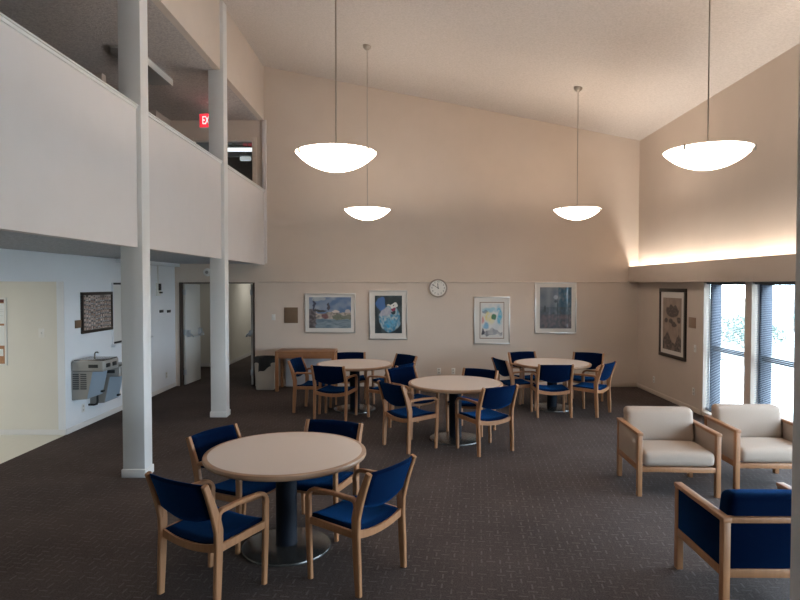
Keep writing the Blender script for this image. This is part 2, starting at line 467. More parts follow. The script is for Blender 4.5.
TL = ['nearest round beige table, surrounded by four blue armchairs',
      'round beige table standing alone in mid-room between the cream armchairs and the column',
      'round beige table in front of the wooden console table',
      'round beige table at the back, closest to the right wall and its brown print']
tb = make_table()
for i, (x, y) in enumerate(T):
    if i == 0: tb.location = (x + SH * y, y, 0); tb['label'] = TL[0]
    else: dup(tb, (x + SH * y, y, 0), .3 * i, TL[i])

# ------------------------------------------------------------------ dining armchairs
def arc(c, r, a0, a1, n):
    return [(c[0] + r * math.cos(math.radians(a0 + (a1 - a0) * i / n)), c[1] + r * math.sin(math.radians(a0 + (a1 - a0) * i / n))) for i in range(n + 1)]
def back_y(z):
    # front-to-back line of the raked back posts
    if z < .50: return -.205
    t = (z - .50) / .31
    return -.205 - .105 * (t ** 1.25)
def make_chair():
    r = thing('dining_chair', '', 'chair', (0, 0, 0), 0, 'blue armchairs around the round tables')
    for s in (-1, 1):
        x = s * .253
        zs = [0, .2, .4, .5, .56, .62, .68, .74, .80, .815]
        yy = [-.225, -.215, -.205] + [back_y(z) for z in zs[3:]]
        MB().sweep([(x, y, z) for y, z in zip(yy, zs)], .032, .057, Vector((1, 0, 0)), taper=[.75, .95, 1, 1.1, 1.1, 1, .9, .8, .72, .68]).build('leg', WOOD, r)
        MB().sweep([(x, .20, 0), (x, .213, .3), (x, .217, .45), (x, .218, .545)], .030, .046, Vector((1, 0, 0)), taper=[.75, .95, 1, 1]).build('leg', WOOD, r)
        pts = [(.218, .545)] + arc((.153, .560), .065, 0, 90, 6) + [(.10, .627), (0, .632), (-.12, .628)] + arc((-.165, .585), .043, 80, 150, 4) + [(-.208, .56), (-.212, .50)]
        MB().sweep([(x, y, z) for y, z in pts], .036, .030, Vector((1, 0, 0)), taper=[1.5, 1.4, 1.2, 1, .95, .9, .9, .9, .9, .9, .9, .95, 1, 1, 1, .95, .9, .8][:len(pts)] + [.8] * max(0, len(pts) - 18)).build('armrest', WOOD, r)
    # seat frame: side rails, bowed front and back rails
    f = MB()
    for s in (-1, 1):
        f.sweep([(s * .253, -.20, .395), (s * .253, .21, .405)], .024, .05, Vector((1, 0, 0)))
    for y, sag in ((-.205, .03), (.212, .02)):
        f.slab(lambda u, v, k, y=y, sag=sag: Vector(((u - .5) * .484, y + (.011 if k == 0 else -.011), (.372 - sag * (1 - (2 * u - 1) ** 2)) + v * (.425 - .372 + sag * .4 * (1 - (2 * u - 1) ** 2)) - v * .02 * (1 - (2 * u - 1) ** 2))), 14, 1)
    f.build('seat_frame', WOOD, r)
    # padded seat, saddle shaped, waterfall front
    def seat(u, v, k):
        e = min(1, min(u, 1 - u) / .09, min(v, 1 - v) / .09); e = math.sqrt(max(0, 1 - (1 - e) ** 2))
        x = (u - .5) * (.470 if k == 0 else .46)
        y = -.20 + v * .445 + .018 * (1 - (2 * u - 1) ** 2) * v
        dip = -.024 * (1 - (2 * u - 1) ** 2)
        zt = .452 + dip - .010 * (1 - v) + (-.018 * max(0, (v - .8) / .2) ** 2)
        zb = .414 + dip
        return Vector((x, y, (zb + .008 + (zt - zb - .008) * e) if k == 0 else zb))
    MB().slab(seat, 22, 22).build('seat', BLUE, r)
    # padded back, curved in plan, lower edge bowed down
    def pad(u, v, k):
        c = 1 - (2 * u - 1) ** 2
        e = min(1, min(u, 1 - u) / .06, min(v, 1 - v) / .08); e = math.sqrt(max(0, 1 - (1 - e) ** 2))
        zb = .585 - .05 * c; zt = .815 + .004 * c
        z = zb + (zt - zb) * v
        yc = back_y(z) - .030 * c + .004
        return Vector(((u - .5) * .468, yc + (.004 + .016 * e) * (1 if k == 0 else -1), z))
    MB().slab(pad, 20, 14).build('backrest', BLUE, r)
    return r
ch0 = make_chair()
CH = [  # x, y, facing x, facing y, label
    (-1.30, 3.97, .48, .87, 'blue armchair nearest the viewer at the nearest table, its back turned to us'),
    (-.365, 4.20, -.82, .57, 'blue armchair at the nearest table, on the side towards the navy lounge chair'),
    (-1.35, 4.80, .88, -.47, 'blue armchair of the nearest table standing closest to the white columns'),
    (-.75, 4.98, -.31, -.95, 'blue armchair on the far side of the nearest table, facing the viewer'),
    (.03, 7.42, .80, .60, 'dark blue armchair at the mid-room table, seen from behind, its arm towards the table'),
    (.93, 7.30, -.51, .86, 'blue armchair at the mid-room table, standing on the side of the cream armchairs'),
    (.08, 8.38, .62, -.78, 'blue armchair of the mid-room table that faces us with a lit blue back'),
    (.86, 8.20, -.53, -.85, 'dark armchair half hidden behind the mid-room table, facing the viewer'),
    (-1.52, 9.55, .97, -.22, 'armchair seen from the side in front of the wooden console table'),
    (-1.10, 9.07, .28, .96, 'dark armchair with its back squarely to us at the table by the console'),
    (-.98, 10.22, .12, -.99, 'armchair against the wall side of the table by the console, only its back showing'),
    (-.26, 9.97, -.76, -.65, 'dark armchair at the table by the console, wall side, below the bird picture'),
    (-.30, 9.17, -.85, .52, 'blue armchair mostly hidden behind the lit blue chair of the mid-room table'),
    (1.76, 9.72, .95, .30, 'dark armchair at the table near the right wall, nearest the mid-room table'),
    (2.205, 9.25, .0, 1.0, 'blue armchair with its back squarely to us at the table near the right wall'),
    (2.84, 9.38, -.77, .64, 'bright blue armchair standing closest to the tall brown framed print'),
    (3.01, 10.25, -.5, -.87, 'dark armchair in the wall corner behind the table near the right wall'),
    (2.11, 10.35, .30, -.95, 'dark armchair behind the table near the right wall, below the pale abstract print'),
]
for i, (x, y, fx, fy, lab) in enumerate(CH):
    rz = math.atan2(-fx, fy)
    if i < 4: x, y = x * .99, y * .99
    x += SH * y
    if i == 0: ch0.location = (x, y, 0); ch0.rotation_euler.z = rz; ch0['label'] = lab
    else: dup(ch0, (x, y, 0), rz, lab)

# ------------------------------------------------------------------ lounge armchairs (local: faces +Y)
def rounded_block(x0, x1, y0, y1, z0, z1, bev, crown=0.0, axis='z'):
    m = MB(); m.box(x0, x1, y0, y1, z0, z1, bev, seg=5)
    bmesh.ops.subdivide_edges(m.bm, edges=[e for e in m.bm.edges if e.calc_length() > .2], cuts=6, use_grid_fill=True)
    for v in m.bm.verts:
        u = (v.co.x - (x0 + x1) / 2) / ((x1 - x0) / 2); w = (v.co.y - (y0 + y1) / 2) / ((y1 - y0) / 2); q = (v.co.z - (z0 + z1) / 2) / ((z1 - z0) / 2)
        if axis == 'z' and q > .3: v.co.z += crown * (1 - u * u) * (1 - w * w)
        if axis == 'y' and w > .3: v.co.y += crown * (1 - u * u) * (1 - q * q)
    return m
def make_lounge(fab, label, group, loc, rz):
    r = thing('lounge_chair', label, 'armchair', loc, rz, group)
    W, D = .775, .66
    xl, yf = W / 2 - .025, D / 2 - .025
    for s in (-1, 1):
        for y in (-yf, yf):
            MB().box(s * xl - .022, s * xl + .022, y - .025, y + .025, 0, .585, .004).build('leg', WOOD, r)
        MB().box(s * xl - .028, s * xl + .028, -yf - .03, yf + .03, .58, .61, .006).build('armrest', WOOD, r)
        MB().box(s * xl - .018, s * xl + .018, -yf + .02, yf - .02, .295, .585, .008).build('side_panel', fab, r)
        MB().box(s * xl - .020, s * xl + .020, -yf + .02, yf - .02, .240, .295, .004).build('side_rail', WOOD, r)
    MB().box(-xl + .02, xl - .02, yf - .020, yf + .020, .235, .285, .004).build('front_rail', WOOD, r)
    MB().box(-xl + .02, xl - .02, -yf - .020, -yf + .020, .240, .295, .004).build('back_rail', WOOD, r)
    MB().box(-xl + .02, xl - .02, -yf - .022, -yf + .022, .575, .61, .004).build('top_rail', WOOD, r)
    MB().box(-xl + .02, xl - .02, -yf - .016, -yf + .016, .295, .575, .006).build('back_panel', fab, r)
    rounded_block(-xl + .024, xl - .024, -.14, yf + .035, .288, .430, .055, .018).build('seat_cushion', fab, r)
    bk = rounded_block(-xl + .024, xl - .024, -yf + .018, -yf + .168, .40, .745, .05, .02, 'y')
    for v in bk.bm.verts: v.co.y -= (v.co.z - .40) * .16 - .02
    bk.build('back_cushion', fab, r)
    return r
make_lounge(CREAMF, 'cream lounge armchair with oak frame, the one standing nearer the dining tables', 'cream lounge armchairs by the windows', (2.605, 5.98, 0), PI - .05)
make_lounge(CREAMF, 'cream lounge armchair with oak frame, partly cut off by the post, beside the windows', 'cream lounge armchairs by the windows', (3.59, 6.11, 0), PI - .03)
make_lounge(BLUE, 'navy lounge armchair with oak frame, its back turned to the viewer', None, (2.305, 3.93, 0), -.0)

# ------------------------------------------------------------------ console table, bin, board
r = thing('console_table', 'wooden console table against the back wall under the framed harbour picture', 'table', (-1.89, 11.47, 0))
MB().box(-.56, .56, -.27, .27, .725, .755, .004).build('tabletop', DARKWOOD, r)
MB().box(-.50, .50, -.265, -.24, .62, .725, .002).build('apron', DARKWOOD, r)
for sx in (-1, 1):
    for sy in (-1, 1):
        MB().box(sx * .53 - .03, sx * .53 + .03, sy * .238 - .03, sy * .238 + .03, 0, .725, .004).build('leg', WOOD if sy < 0 else DARKWOOD, r)
r = thing('waste_bin', 'beige waste bin with a black liner hanging over its rim, between doorway and console table', 'bin', (-2.68, 11.5, 0))
bn = MB().box(-.20, .20, -.15, .15, 0, .52, .02)
for v in bn.bm.verts:
    k = .88 + .12 * v.co.z / .52; v.co.x *= k; v.co.y *= k
bn.build('body', mat('bin_plastic', (.46, .41, .35), .55), r)
ln = MB()
per = []
for i in range(64):
    q = 2 * PI * i / 64
    cx, cy = math.cos(q), math.sin(q); k = 1 / max(abs(cx), abs(cy), .78 * (abs(cx) + abs(cy)) * .9)
    per.append((cx * k * .212, cy * k * .162, q))
rows = []
for j, (s, z) in enumerate(((.93, .60), (1.0, .625), (1.02, .60), (1.025, .52), (1.03, None))):
    rows.append([ln.bm.verts.new(Vector((x * s, y * s, (z if z is not None else .42 + .07 * math.sin(q * 2 + 2.6) + .012 * math.sin(q * 9))))) for x, y, q in per])
for A, B in zip(rows[:-1], rows[1:]):
    for i in range(64): ln.bm.faces.new((A[i], A[(i + 1) % 64], B[(i + 1) % 64], B[i]))
ln.bm.faces.new([ln.bm.verts.new(v.co - Vector((0, 0, .05))) for v in rows[0]])
ln.build('liner', mat('black_liner', (.012, .012, .013), .45), r)
tag(MB().box(-2.36, -1.36, YB - .035, YB - .018, 0.0, .60, .003).build('panel_board', mat('pale_board', (.60, .62, .66), .6, var=.03)), 'pale grey board standing against the wall under the console table', 'board')

# ------------------------------------------------------------------ pendants
def make_pendant():
    r = thing('pendant_lamp', '', 'pendant lamp', (0, 0, 0), 0, 'glass bowl pendant lamps')
    # origin at rim centre; bowl is a shallow spherical cap
    R0, Hh = .368, .165
    rad = (R0 * R0 + Hh * Hh) / (2 * Hh)
    prof = []
    for i in range(15):
        t = i / 14; rr = R0 * t
        prof.append((rr, rad - Hh - math.sqrt(rad * rad - rr * rr)))
    prof = [(a, b) for a, b in prof]
    outer = prof
    inner = [(a * .985, b + .006) for a, b in reversed(prof)]
    bowl = MB().lathe(outer + [(R0 + .001, .003)] + inner, seg=72).build('bowl', BOWL, r)
    for q in (215, 325, 90):
        q = math.radians(q)
        m = Matrix.Rotation(q, 4, 'Z')
        MB().box(R0 - .03, R0 + .010, -.009, .009, -.034, .014, .003, m).build('clip', NICKEL, bowl)
    MB().lathe([(0, .035), (.02, .035), (.03, .02), (.03, -.10), (.02, -.16), (0, -.16)], seg=24).build('hub', NICKEL, r)
    return r
PEND = [((-.66, 5.52), 'large pendant lamp hanging nearest the white columns and the gallery'),
        ((-.66, 9.72), 'small looking pendant lamp hanging farthest away, above the table by the console'),
        ((2.72, 9.72), 'pendant lamp with its ceiling plate showing, hanging over the table near the right wall'),
        ((2.695, 5.46), 'large pendant lamp hanging nearest the post, above the cream armchairs')]
ZP = 3.215
p0 = make_pendant()
for i, ((x, y), lab) in enumerate(PEND):
    if i == 0: pr_ = p0; pr_.location = (x + SH * y, y, ZP); pr_['label'] = lab
    else:
        pr_ = p0.copy(); C.objects.link(pr_); pr_.location = (x + SH * y, y, ZP); pr_['label'] = lab
        for chd in kids:
            c = chd.copy(); C.objects.link(c); c.parent = pr_
            for g in list(chd.children):
                d = g.copy(); C.objects.link(d); d.parent = c
    if i == 0: kids = list(p0.children)
    top = zc(x + SH * y) - ZP
    MB().sweep([(0, 0, .02), (0, 0, top - .02)], .013, .013, Vector((1, 0, 0)), 10).build('rod', NICKEL, pr_)
    cn = MB().lathe([(0, top - .075), (.022, top - .07), (.055, top - .045), (.068, top - .02), (.070, top + .015), (0, top + .015)], seg=32)
    cn.build('ceiling_plate', NICKEL, pr_)
    ld = bpy.data.lights.new('bulb', 'POINT'); ld.energy = 28; ld.color = (1, .88, .77); ld.shadow_soft_size = .06
    lo_ = bpy.data.objects.new('bulb', ld); C.objects.link(lo_); lo_.parent = pr_; lo_.location = (.05, .05, -.045)

# ------------------------------------------------------------------ pictures
def colour_grid(name, w, h, nu, nv, fn, material, parent, mtx):
    """a flat print: nu x nv cells, colour per cell corner from fn(u,v)"""
    bm = bmesh.new(); vs = [[bm.verts.new(Vector((-w / 2 + w * i / nu, 0, -h / 2 + h * j / nv))) for j in range(nv + 1)] for i in range(nu + 1)]
    for i in range(nu):
        for j in range(nv): bm.faces.new((vs[i][j], vs[i + 1][j], vs[i + 1][j + 1], vs[i][j + 1]))
    me = bpy.data.meshes.new(name); bm.verts.index_update(); bm.to_mesh(me); bm.free()
    at = me.color_attributes.new('Col', 'FLOAT_COLOR', 'POINT')
    for k, v in enumerate(me.vertices):
        u, q = v.co.x / w + .5, v.co.z / h + .5
        at.data[k].color = (*fn(u, q), 1)
    me.transform(mtx); me.materials.append(material)
    o = bpy.data.objects.new(name, me); C.objects.link(o); o.parent = parent
    return o
def nz(x, y, s, o=0): return noise.noise(Vector((x * s + o, y * s - o, o * .37)))
def mixc(a, b, t):
    t = max(0, min(1, t)); return tuple(p + (q - p) * t for p, q in zip(a, b))
def ell(u, v, cx, cy, rx, ry, soft=.15):
    d = math.hypot((u - cx) / rx, (v - cy) / ry); return max(0, min(1, (1 - d) / soft + .5))

def art_harbour(u, v):
    u, v = u + .03 * nz(u, v, 12, 71), v + .035 * nz(u, v, 12, 77)
    n = nz(u, v, 6, 1); n2 = nz(u, v, 18, 4)
    c = mixc((.10, .17, .30), (.32, .36, .42), .45 + n * .9 - .4 * (u - .3))
    if v < .50 + .04 * n: c = mixc((.16, .15, .13), (.46, .38, .32), .45 + n2 * 1.1)
    if v < .42 and u > .55: c = mixc((.12, .15, .11), (.2, .2, .15), .5 + n2)
    if v < .30 + .05 * nz(u, 0, 5, 2): c = mixc((.11, .17, .22), (.24, .30, .34), .5 + nz(u * .6, v * 2.5, 9, 3))
    c = mixc(c, (.07, .07, .09), ell(u, v, .46, .70, .035, .13))
    c = mixc(c, (.62, .54, .48), ell(u, v, .64, .53, .09, .045))
    c = mixc(c, (.52, .44, .40), ell(u, v, .93, .54, .07, .06) * .8)
    c = mixc(c, (.16, .05, .06), ell(u, v, .38, .38, .08, .10) * .8)
    if u < .16 + .02 * n and v < .62: c = mixc((.07, .06, .06), (.19, .16, .17), .4 + n2)
    c = mixc(c, (.05, .06, .10), ell(u, v, .12, .75, .03, .22))
    c = mixc(c, (.05, .05, .05), ell(u, v, .25, .56, .16, .035))
    c = mixc(c, (.5, .5, .47), ell(u, v, .24, .95, .16, .08) * .6)
    return c
def art_bird(u, v):
    u, v = u + .05 * nz(u, v, 7, 51), v + .05 * nz(u, v, 7, 57)
    n = nz(u, v, 5, 7); n2 = nz(u, v, 14, 9)
    c = mixc((.012, .025, .03), (.05, .075, .08), .5 + n)
    body = ell(u, v, .55, .38, .40, .34, .1)
    c = mixc(c, mixc((.05, .22, .36), (.40, .48, .50), .45 + n2 * 1.2), body)
    c = mixc(c, (.44, .38, .42), ell(u, v, .36, .58, .24, .12) * .75 * body)
    c = mixc(c, (.03, .32, .55), ell(u, v, .55, .26, .22, .12) * (.4 + n2))
    c = mixc(c, (.05, .14, .36), ell(u, v, .22, .78, .18, .18) * .9)
    c = mixc(c, (.70, .70, .66), ell(u, v, .70, .74, .13, .09))
    c = mixc(c, (.66, .62, .52), ell(u, v, .55, .74, .09, .025))
    c = mixc(c, (.02, .02, .02), ell(u, v, .68, .76, .03, .02))
    c = mixc(c, (.28, .03, .07), ell(u, v, .70, .62, .08, .06))
    c = mixc(c, (.015, .03, .04), ell(u, v, .68, .56, .10, .035))
    return c
def art_pale(u, v):
    u, v = u + .09 * nz(u, v, 6, 61) + .03 * nz(u, v, 20, 63), v + .07 * nz(u, v, 6, 67)
    n = nz(u, v, 5, 12); n2 = nz(u, v, 16, 15)
    c = mixc((.56, .58, .58), (.68, .66, .62), .5 + n)
    c = mixc(c, (.08, .38, .55), ell(u, v, .84, .68, .10, .30, .5) * (.75 + n2 * .5))
    c = mixc(c, (.15, .42, .55), ell(u, v, .40, .82, .34, .08, .6) * .7)
    c = mixc(c, (.10, .36, .58), ell(u, v, .22, .34, .14, .10, .5) * .8)
    c = mixc(c, (.70, .58, .22), ell(u, v, .32, .62, .18, .14, .6) * (.8 + n2))
    c = mixc(c, (.66, .60, .34), ell(u, v, .46, .48, .12, .13, .6) * .7)
    c = mixc(c, (.05, .16, .08), ell(u, v, .58, .60, .10, .09, .4))
    c = mixc(c, (.55, .16, .14), ell(u, v, .08, .52, .06, .09, .6) * .8)
    c = mixc(c, (.08, .12, .16), ell(u, v, .18, .76, .12, .04, .5) * .7)
    if v < .13 + .14 * max(0, 1 - abs(u - .52) / .40): c = mixc(c, (.17, .17, .20), .62 + .5 * nz(u * .5, v, 9, 15))
    if v < .05: c = (.62, .60, .57)
    c = mixc(c, (.06, .06, .08), ell(u, v, .07, .15, .06, .11, .4))
    return c
def art_dusk(u, v):
    n = nz(u, v, 4, 22); n2 = nz(u, v, 13, 25)
    c = mixc((.07, .09, .12), (.17, .18, .20), .5 + n * .8 + (v - .6) * .5)
    if u > .58: c = mixc(c, (.015, .065, .105), .8 + n2)
    if v < .52: c = mixc(c, (.035, .05, .06), .55 + n2)
    if v < .34: c = mixc((.05, .055, .07), (.13, .10, .11), .45 + n2)
    c = mixc(c, (.35, .37, .40), ell(u, v, .50, .76, .07, .05) * .7)
    c = mixc(c, (.03, .04, .05), ell(u, v, .50, .66, .05, .035))
    c = mixc(c, (.02, .04, .06), ell(u, v, .56, .50, .02, .22))
    c = mixc(c, (.02, .03, .04), ell(u, v, .16, .48, .03, .08))
    return c
def art_brown(u, v):
    n = nz(u, v, 9, 31); n2 = nz(u * .5, v, 26, 35)
    lt = (.33, .24, .19); dk = (.055, .038, .032)
    c = mixc(lt, (.25, .18, .14), .5 + n)
    def ink(m):
        return m * (.97 + .4 * n2)
    c = mixc(c, dk, ink(ell(u, v + .02 * math.sin(u * 25) * (v > .78), .52, .745, .34, .115, .12)))
    for (cx, cy, rx, ry) in ((.18, .565, .10, .045), (.86, .585, .10, .055), (.44, .56, .09, .045), (.62, .49, .12, .04), (.56, .525, .10, .03)):
        c = mixc(c, dk, ink(ell(u + n * .05, v, cx, cy, rx, ry, .3)))
    ridge = .14 + .20 * max(0, 1 - abs(u - .25) / .28) + .18 * max(0, 1 - abs(u - .88) / .25) + .04 * n
    if v < ridge: c = mixc(dk, (.16, .115, .10), .35 + n2 * .9)
    if v < .10 and n > .1: c = mixc(c, lt, .4)
    return c
random.seed(3)
FACES = [[(random.random(), random.random()) for i in range(13)] for j in range(9)]
def art_faces(u, v):
    gu = u * 12; gv = v * 8 + FACES[0][int(min(11.99, gu))][0] * .7; i, j = int(min(11.99, gu)), int(min(7.99, gv)); fu, fv = gu - i, gv - j
    a, b_ = FACES[j][i]
    c = mixc((.05, .035, .03), (.50, .42, .38), a)
    c = mixc(c, mixc((.34, .20, .15), (.72, .58, .50), b_), ell(fu, fv, .5, .58, .27, .34, .3))
    c = mixc(c, (.03, .02, .02), ell(fu, fv, .5, .9, .28, .16, .3) * (.5 + .5 * a))
    c = mixc(c, mixc((.6, .6, .6), (.04, .04, .06), a), ell(fu, fv, .5, .06, .42, .18, .3))
    return c

def picture(name, label, c, w, h, facing, frame_m, fw, mats, art, nu, nv, inner=None, group=None, tilt=0):
    """c = centre on the wall; facing: rotation about z (0 = faces -y)"""
    r = thing(name, label, 'picture', c, facing, group)
    r.rotation_euler.y = tilt
    d = .03
    f = MB()
    for x0, x1, z0, z1 in ((-w / 2, w / 2, h / 2 - fw, h / 2), (-w / 2, w / 2, -h / 2, -h / 2 + fw), (-w / 2, -w / 2 + fw, -h / 2 + fw, h / 2 - fw), (w / 2 - fw, w / 2, -h / 2 + fw, h / 2 - fw)):
        f.box(x0, x1, -d, 0, z0, z1, .003)
    f.build('frame', frame_m, r)
    if mats:
        l, rr, t, bt = mats
        iw, ih = w - l - rr, h - t - bt
        MB().box(-w / 2 + fw, w / 2 - fw, -d * .55, -.001, -h / 2 + fw, h / 2 - fw).build('mat_board', MATBOARD, r)
        cx, cz = (l - rr) / 2, (bt - t) / 2
    else:
        iw, ih, cx, cz = w - 2 * fw, h - 2 * fw, 0, 0
    if inner:
        MB().box(cx - iw / 2 - .035, cx + iw / 2 + .035, -d * .58, -d * .5, cz - ih / 2 - .035, cz + ih / 2 + .035).build('inner_border', BROWNP, r)
        MB().box(cx - iw / 2 - .022, cx + iw / 2 + .022, -d * .62, -d * .5, cz - ih / 2 - .022, cz + ih / 2 + .022).build('inner_mat', MATBOARD, r)
    colour_grid('print', iw, ih, nu, nv, art, print_mat('print_' + art.__name__), r, Matrix.Translation((cx, -d * .66, cz)))
    return r
def back_pic(label, x0, y0, x1, y1, ix0, iy0, ix1, iy1, art, nu, nv, frame_m=None, fw=.022, inner=None, tilt=0):
    A, B = on_y(x0, y0, YB), on_y(x1, y1, YB); I, J = on_y(ix0, iy0, YB), on_y(ix1, iy1, YB)
    c = ((A.x + B.x) / 2, YB - .001, (A.z + B.z) / 2)
    return picture('framed_picture', label, c, B.x - A.x, A.z - B.z, 0, frame_m or ALU, fw, (I.x - A.x, B.x - J.x, A.z - I.z, J.z - B.z), art, nu, nv, inner, 'framed pictures on the back wall', tilt)
back_pic('wide framed harbour scene above the wooden console table', 304.7, 293.3, 355.6, 332.8, 309.2, 297.2, 351.2, 328.0, art_harbour, 110, 80)
back_pic('framed picture of a white-headed blue bird on black', 369.0, 290.3, 407.4, 339.4, 375.0, 295.6, 402.0, 333.2, art_bird, 84, 116)
back_pic('framed pale abstract print with turquoise and yellow patches and a wide mat', 473.8, 296.6, 509.6, 344.0, 481.4, 303.8, 502.2, 336.8, art_pale, 76, 116, inner=True)
back_pic('framed dark blue-grey print with white mat, closest to the right wall on the back wall', 534.6, 282.4, 576.0, 333.4, 539.8, 287.3, 571.0, 328.4, art_dusk, 90, 116)
# tall brown print on the right wall
A, B = on_x(661, 287, XR), on_x(686.5, 361, XR)
yl, yr = on_x(660.8, 300, XR).y, on_x(687.0, 320, XR).y
zt, zb = on_x(687, 288.7, XR).z, on_x(687, 362, XR).z
picture('framed_picture', 'tall dark framed brown print on the right wall beside the windows', (XR - .001, (yl + yr) / 2, (zt + zb) / 2), yl - yr, zt - zb, -PI / 2, DARKFRAME, .06,
        (.15, .15, .16, .13), art_brown, 80, 170)
# photo collage on the left wall
yl, yr = on_x(80.3, 310, XL).y, on_x(111.2, 310, XL).y
zt, zb = on_x(80.5, 292.3, XL).z, on_x(81, 334, XL).z
picture('framed_picture', 'black framed collage of small portrait photographs above the drinking fountain', (XL + .001, (yl + yr) / 2, (zt + zb) / 2), yr - yl, zt - zb, PI / 2, DARKFRAME, .045,
        None, art_faces, 144, 96)

# small wall plates
def plate(name, label, cat, c, w, h, d, facing, m, bits=(), group=None, bm_=None):
    r = thing(name, label, cat, c, facing, group)
    MB().box(-w / 2, w / 2, -d, 0, -h / 2, h / 2, min(.003, d * .3)).build('cover', m, r)
    for (nm, x0, x1, z0, z1, dd, mm) in bits:
        MB().box(x0, x1, -d - dd, -d, z0, z1, min(.002, dd * .3)).build(nm, mm, r)
    return r
def outlet(label, c, facing):
    plate('wall_outlet', label, 'outlet', c, .075, .118, .006, facing, WHITEP, (('socket', -.017, .017, .012, .04, .002, mat('outlet_face', (.45, .42, .38), .5)), ('socket', -.017, .017, -.04, -.012, .002, MATS['outlet_face'])))
def switch(label, c, facing):
    plate('light_switch', label, 'switch', c, .075, .118, .006, facing, WHITEP, (('toggle', -.006, .006, -.012, .014, .012, WHITEP),))
p = on_y(439, 371, YB); outlet('wall outlet on the back wall, first of two beside the mid-room table', (p.x, YB, p.z), 0)
p = on_y(453.3, 371.2, YB); outlet('wall outlet on the back wall below the clock, nearer the pale abstract print', (p.x, YB, p.z), 0)
p = on_x(654, 379.5, XR); outlet('wall outlet low on the right wall below the tall brown print', (XR, p.y, p.z), -PI / 2)
p = on_x(693.7, 391.5, XR); outlet('wall outlet low on the right wall next to the window', (XR, p.y, p.z), -PI / 2)
p = on_x(695.3, 348.5, XR); switch('light switch on the right wall between brown print and window', (XR, p.y, p.z - .12 * 0), -PI / 2)
p = on_y(273.6, 317.3, YB); switch('light switch beside the doorway and the brown plaque', (p.x, YB, p.z), 0)
p = on_y(41.5, 333, 7.95); switch('light switch on the cream alcove wall beside the notice board', (p.x, 7.95, p.z), 0)
p = on_x(166.4, 375, XL); outlet('wall outlet low on the left wall near the open door', (XL, p.y, p.z), PI / 2)
p = on_x(83, 408, XL); outlet('wall outlet just below the drinking fountain', (XL, p.y, p.z), PI / 2)
A, B = on_y(284.2, 307.4, YB), on_y(298, 323, YB)
tag(MB().box(A.x, B.x, YB - .015, YB, B.z, A.z, .003).build('wall_plaque', BROWNP), 'brown square plaque on the back wall beside the harbour picture', 'plaque')
A, B = on_x(689.3, 317, XR), on_x(696, 328.5, XR)
tag(MB().box(XR - .012, XR, min(A.y, B.y), max(A.y, B.y), B.z - .0, A.z, .003).build('wall_plaque', mat('tan_plaque', (.30, .19, .13), .5)), 'small tan plaque between the tall brown print and the window', 'plaque')
A, B = on_x(74.6, 320.5, XL), on_x(82, 327.5, XL)
tag(MB().box(XL, XL + .012, A.y, B.y, B.z, A.z, .003).build('wall_plaque', BROWNP), 'small brown plaque beside the black framed photo collage', 'plaque')
for px_, lab in ((161.2, 'small black name plate on the left wall, the one farther from the door'), (168.6, 'small black name plate on the left wall, the one nearer the door')):
    p = on_x(px_, 311.3, XL)
    tag(MB().box(XL, XL + .012, p.y - .085, p.y + .085, p.z - .025, p.z + .025, .003).build('name_plate', BLACKP), lab, 'plate', 'small black plates by the door')
# alarm with conduit
p = on_x(157.5, 289.3, XL)
r = thing('fire_alarm', 'white and black wall alarm with a conduit rising to the ceiling', 'alarm', (XL, p.y, p.z), PI / 2)
MB().box(-.085, .085, -.03, 0, -.12, .12, .006).build('housing', WHITEP, r)
MB().box(-.03, .075, -.042, -.03, -.02, .105, .003).build('horn', BLACKP, r)
MB().box(.0, .07, -.07, -.03, -.075, -.045, .004).build('strobe', BLACKP, r)
MB().sweep([(-.0, -.012, .12), (-.0, -.012, ZS - p.z - .066)], .018, .018, Vector((1, 0, 0)), 8).build('conduit', WHITEP, r)
p = on_y(207, 272.3, YB - .03)
r = thing('emergency_horn', 'round pale speaker on the wall above the open doorway', 'speaker', (p.x, YB, p.z))
MB().lathe([(0, -.05), (.05, -.05), (.075, -.035), (.08, 0), (0, 0)], seg=24, axis='y').build('housing', WHITEP, r)
MB().lathe([(0, -.058), (.03, -.056), (.034, -.049), (0, -.048)], seg=20, axis='y').build('grille', GREYM, r)

# ------------------------------------------------------------------ clock
p = on_y(438, 288, YB); rc = .182
r = thing('wall_clock', 'round wall clock with white face showing ten to eleven', 'clock', (p.x, YB, p.z))
MB().lathe([(0, -.001), (rc - .004, -.001), (rc, -.006), (rc, -.045), (rc - .012, -.056), (rc - .026, -.05), (rc - .028, -.035), (0, -.035)], seg=64, axis='y').build('case', mat('clock_case', (.36, .31, .26), .4, metal=.4), r)
MB().lathe([(0, -.037), (rc - .028, -.037), (rc - .028, -.034), (0, -.034)], seg=64, axis='y').build('face', mat('clock_face', (.74, .71, .66), .6), r); cface = r.children[-1]
for k in range(12):
    a = math.radians(90 - 30 * (k + 1)); q = rc * .66
    text_mesh('numeral', str(k + 1), .048, BLACKP, cface, Matrix.Translation((q * math.cos(a), -.0385, q * math.sin(a))) @ Matrix.Rotation(PI / 2, 4, 'X'))
def hand(ang, ln_, wd, y, nm):
    a = math.radians(90 - ang); m = Matrix.Translation((0, y, 0)) @ Matrix.Rotation(-a, 4, 'Y')
    MB().box(-.02, ln_, -.0015, .0015, -wd / 2, wd / 2, .0005, m).build(nm, BLACKP, r)
hand(300, rc * .70, .009, -.042, 'minute_hand'); hand(325 + 30, rc * .50, .014, -.0395, 'hour_hand')
MB().lathe([(0, -.046), (.009, -.045), (.009, -.037), (0, -.037)], seg=16, axis='y').build('hub', BLACKP, r)

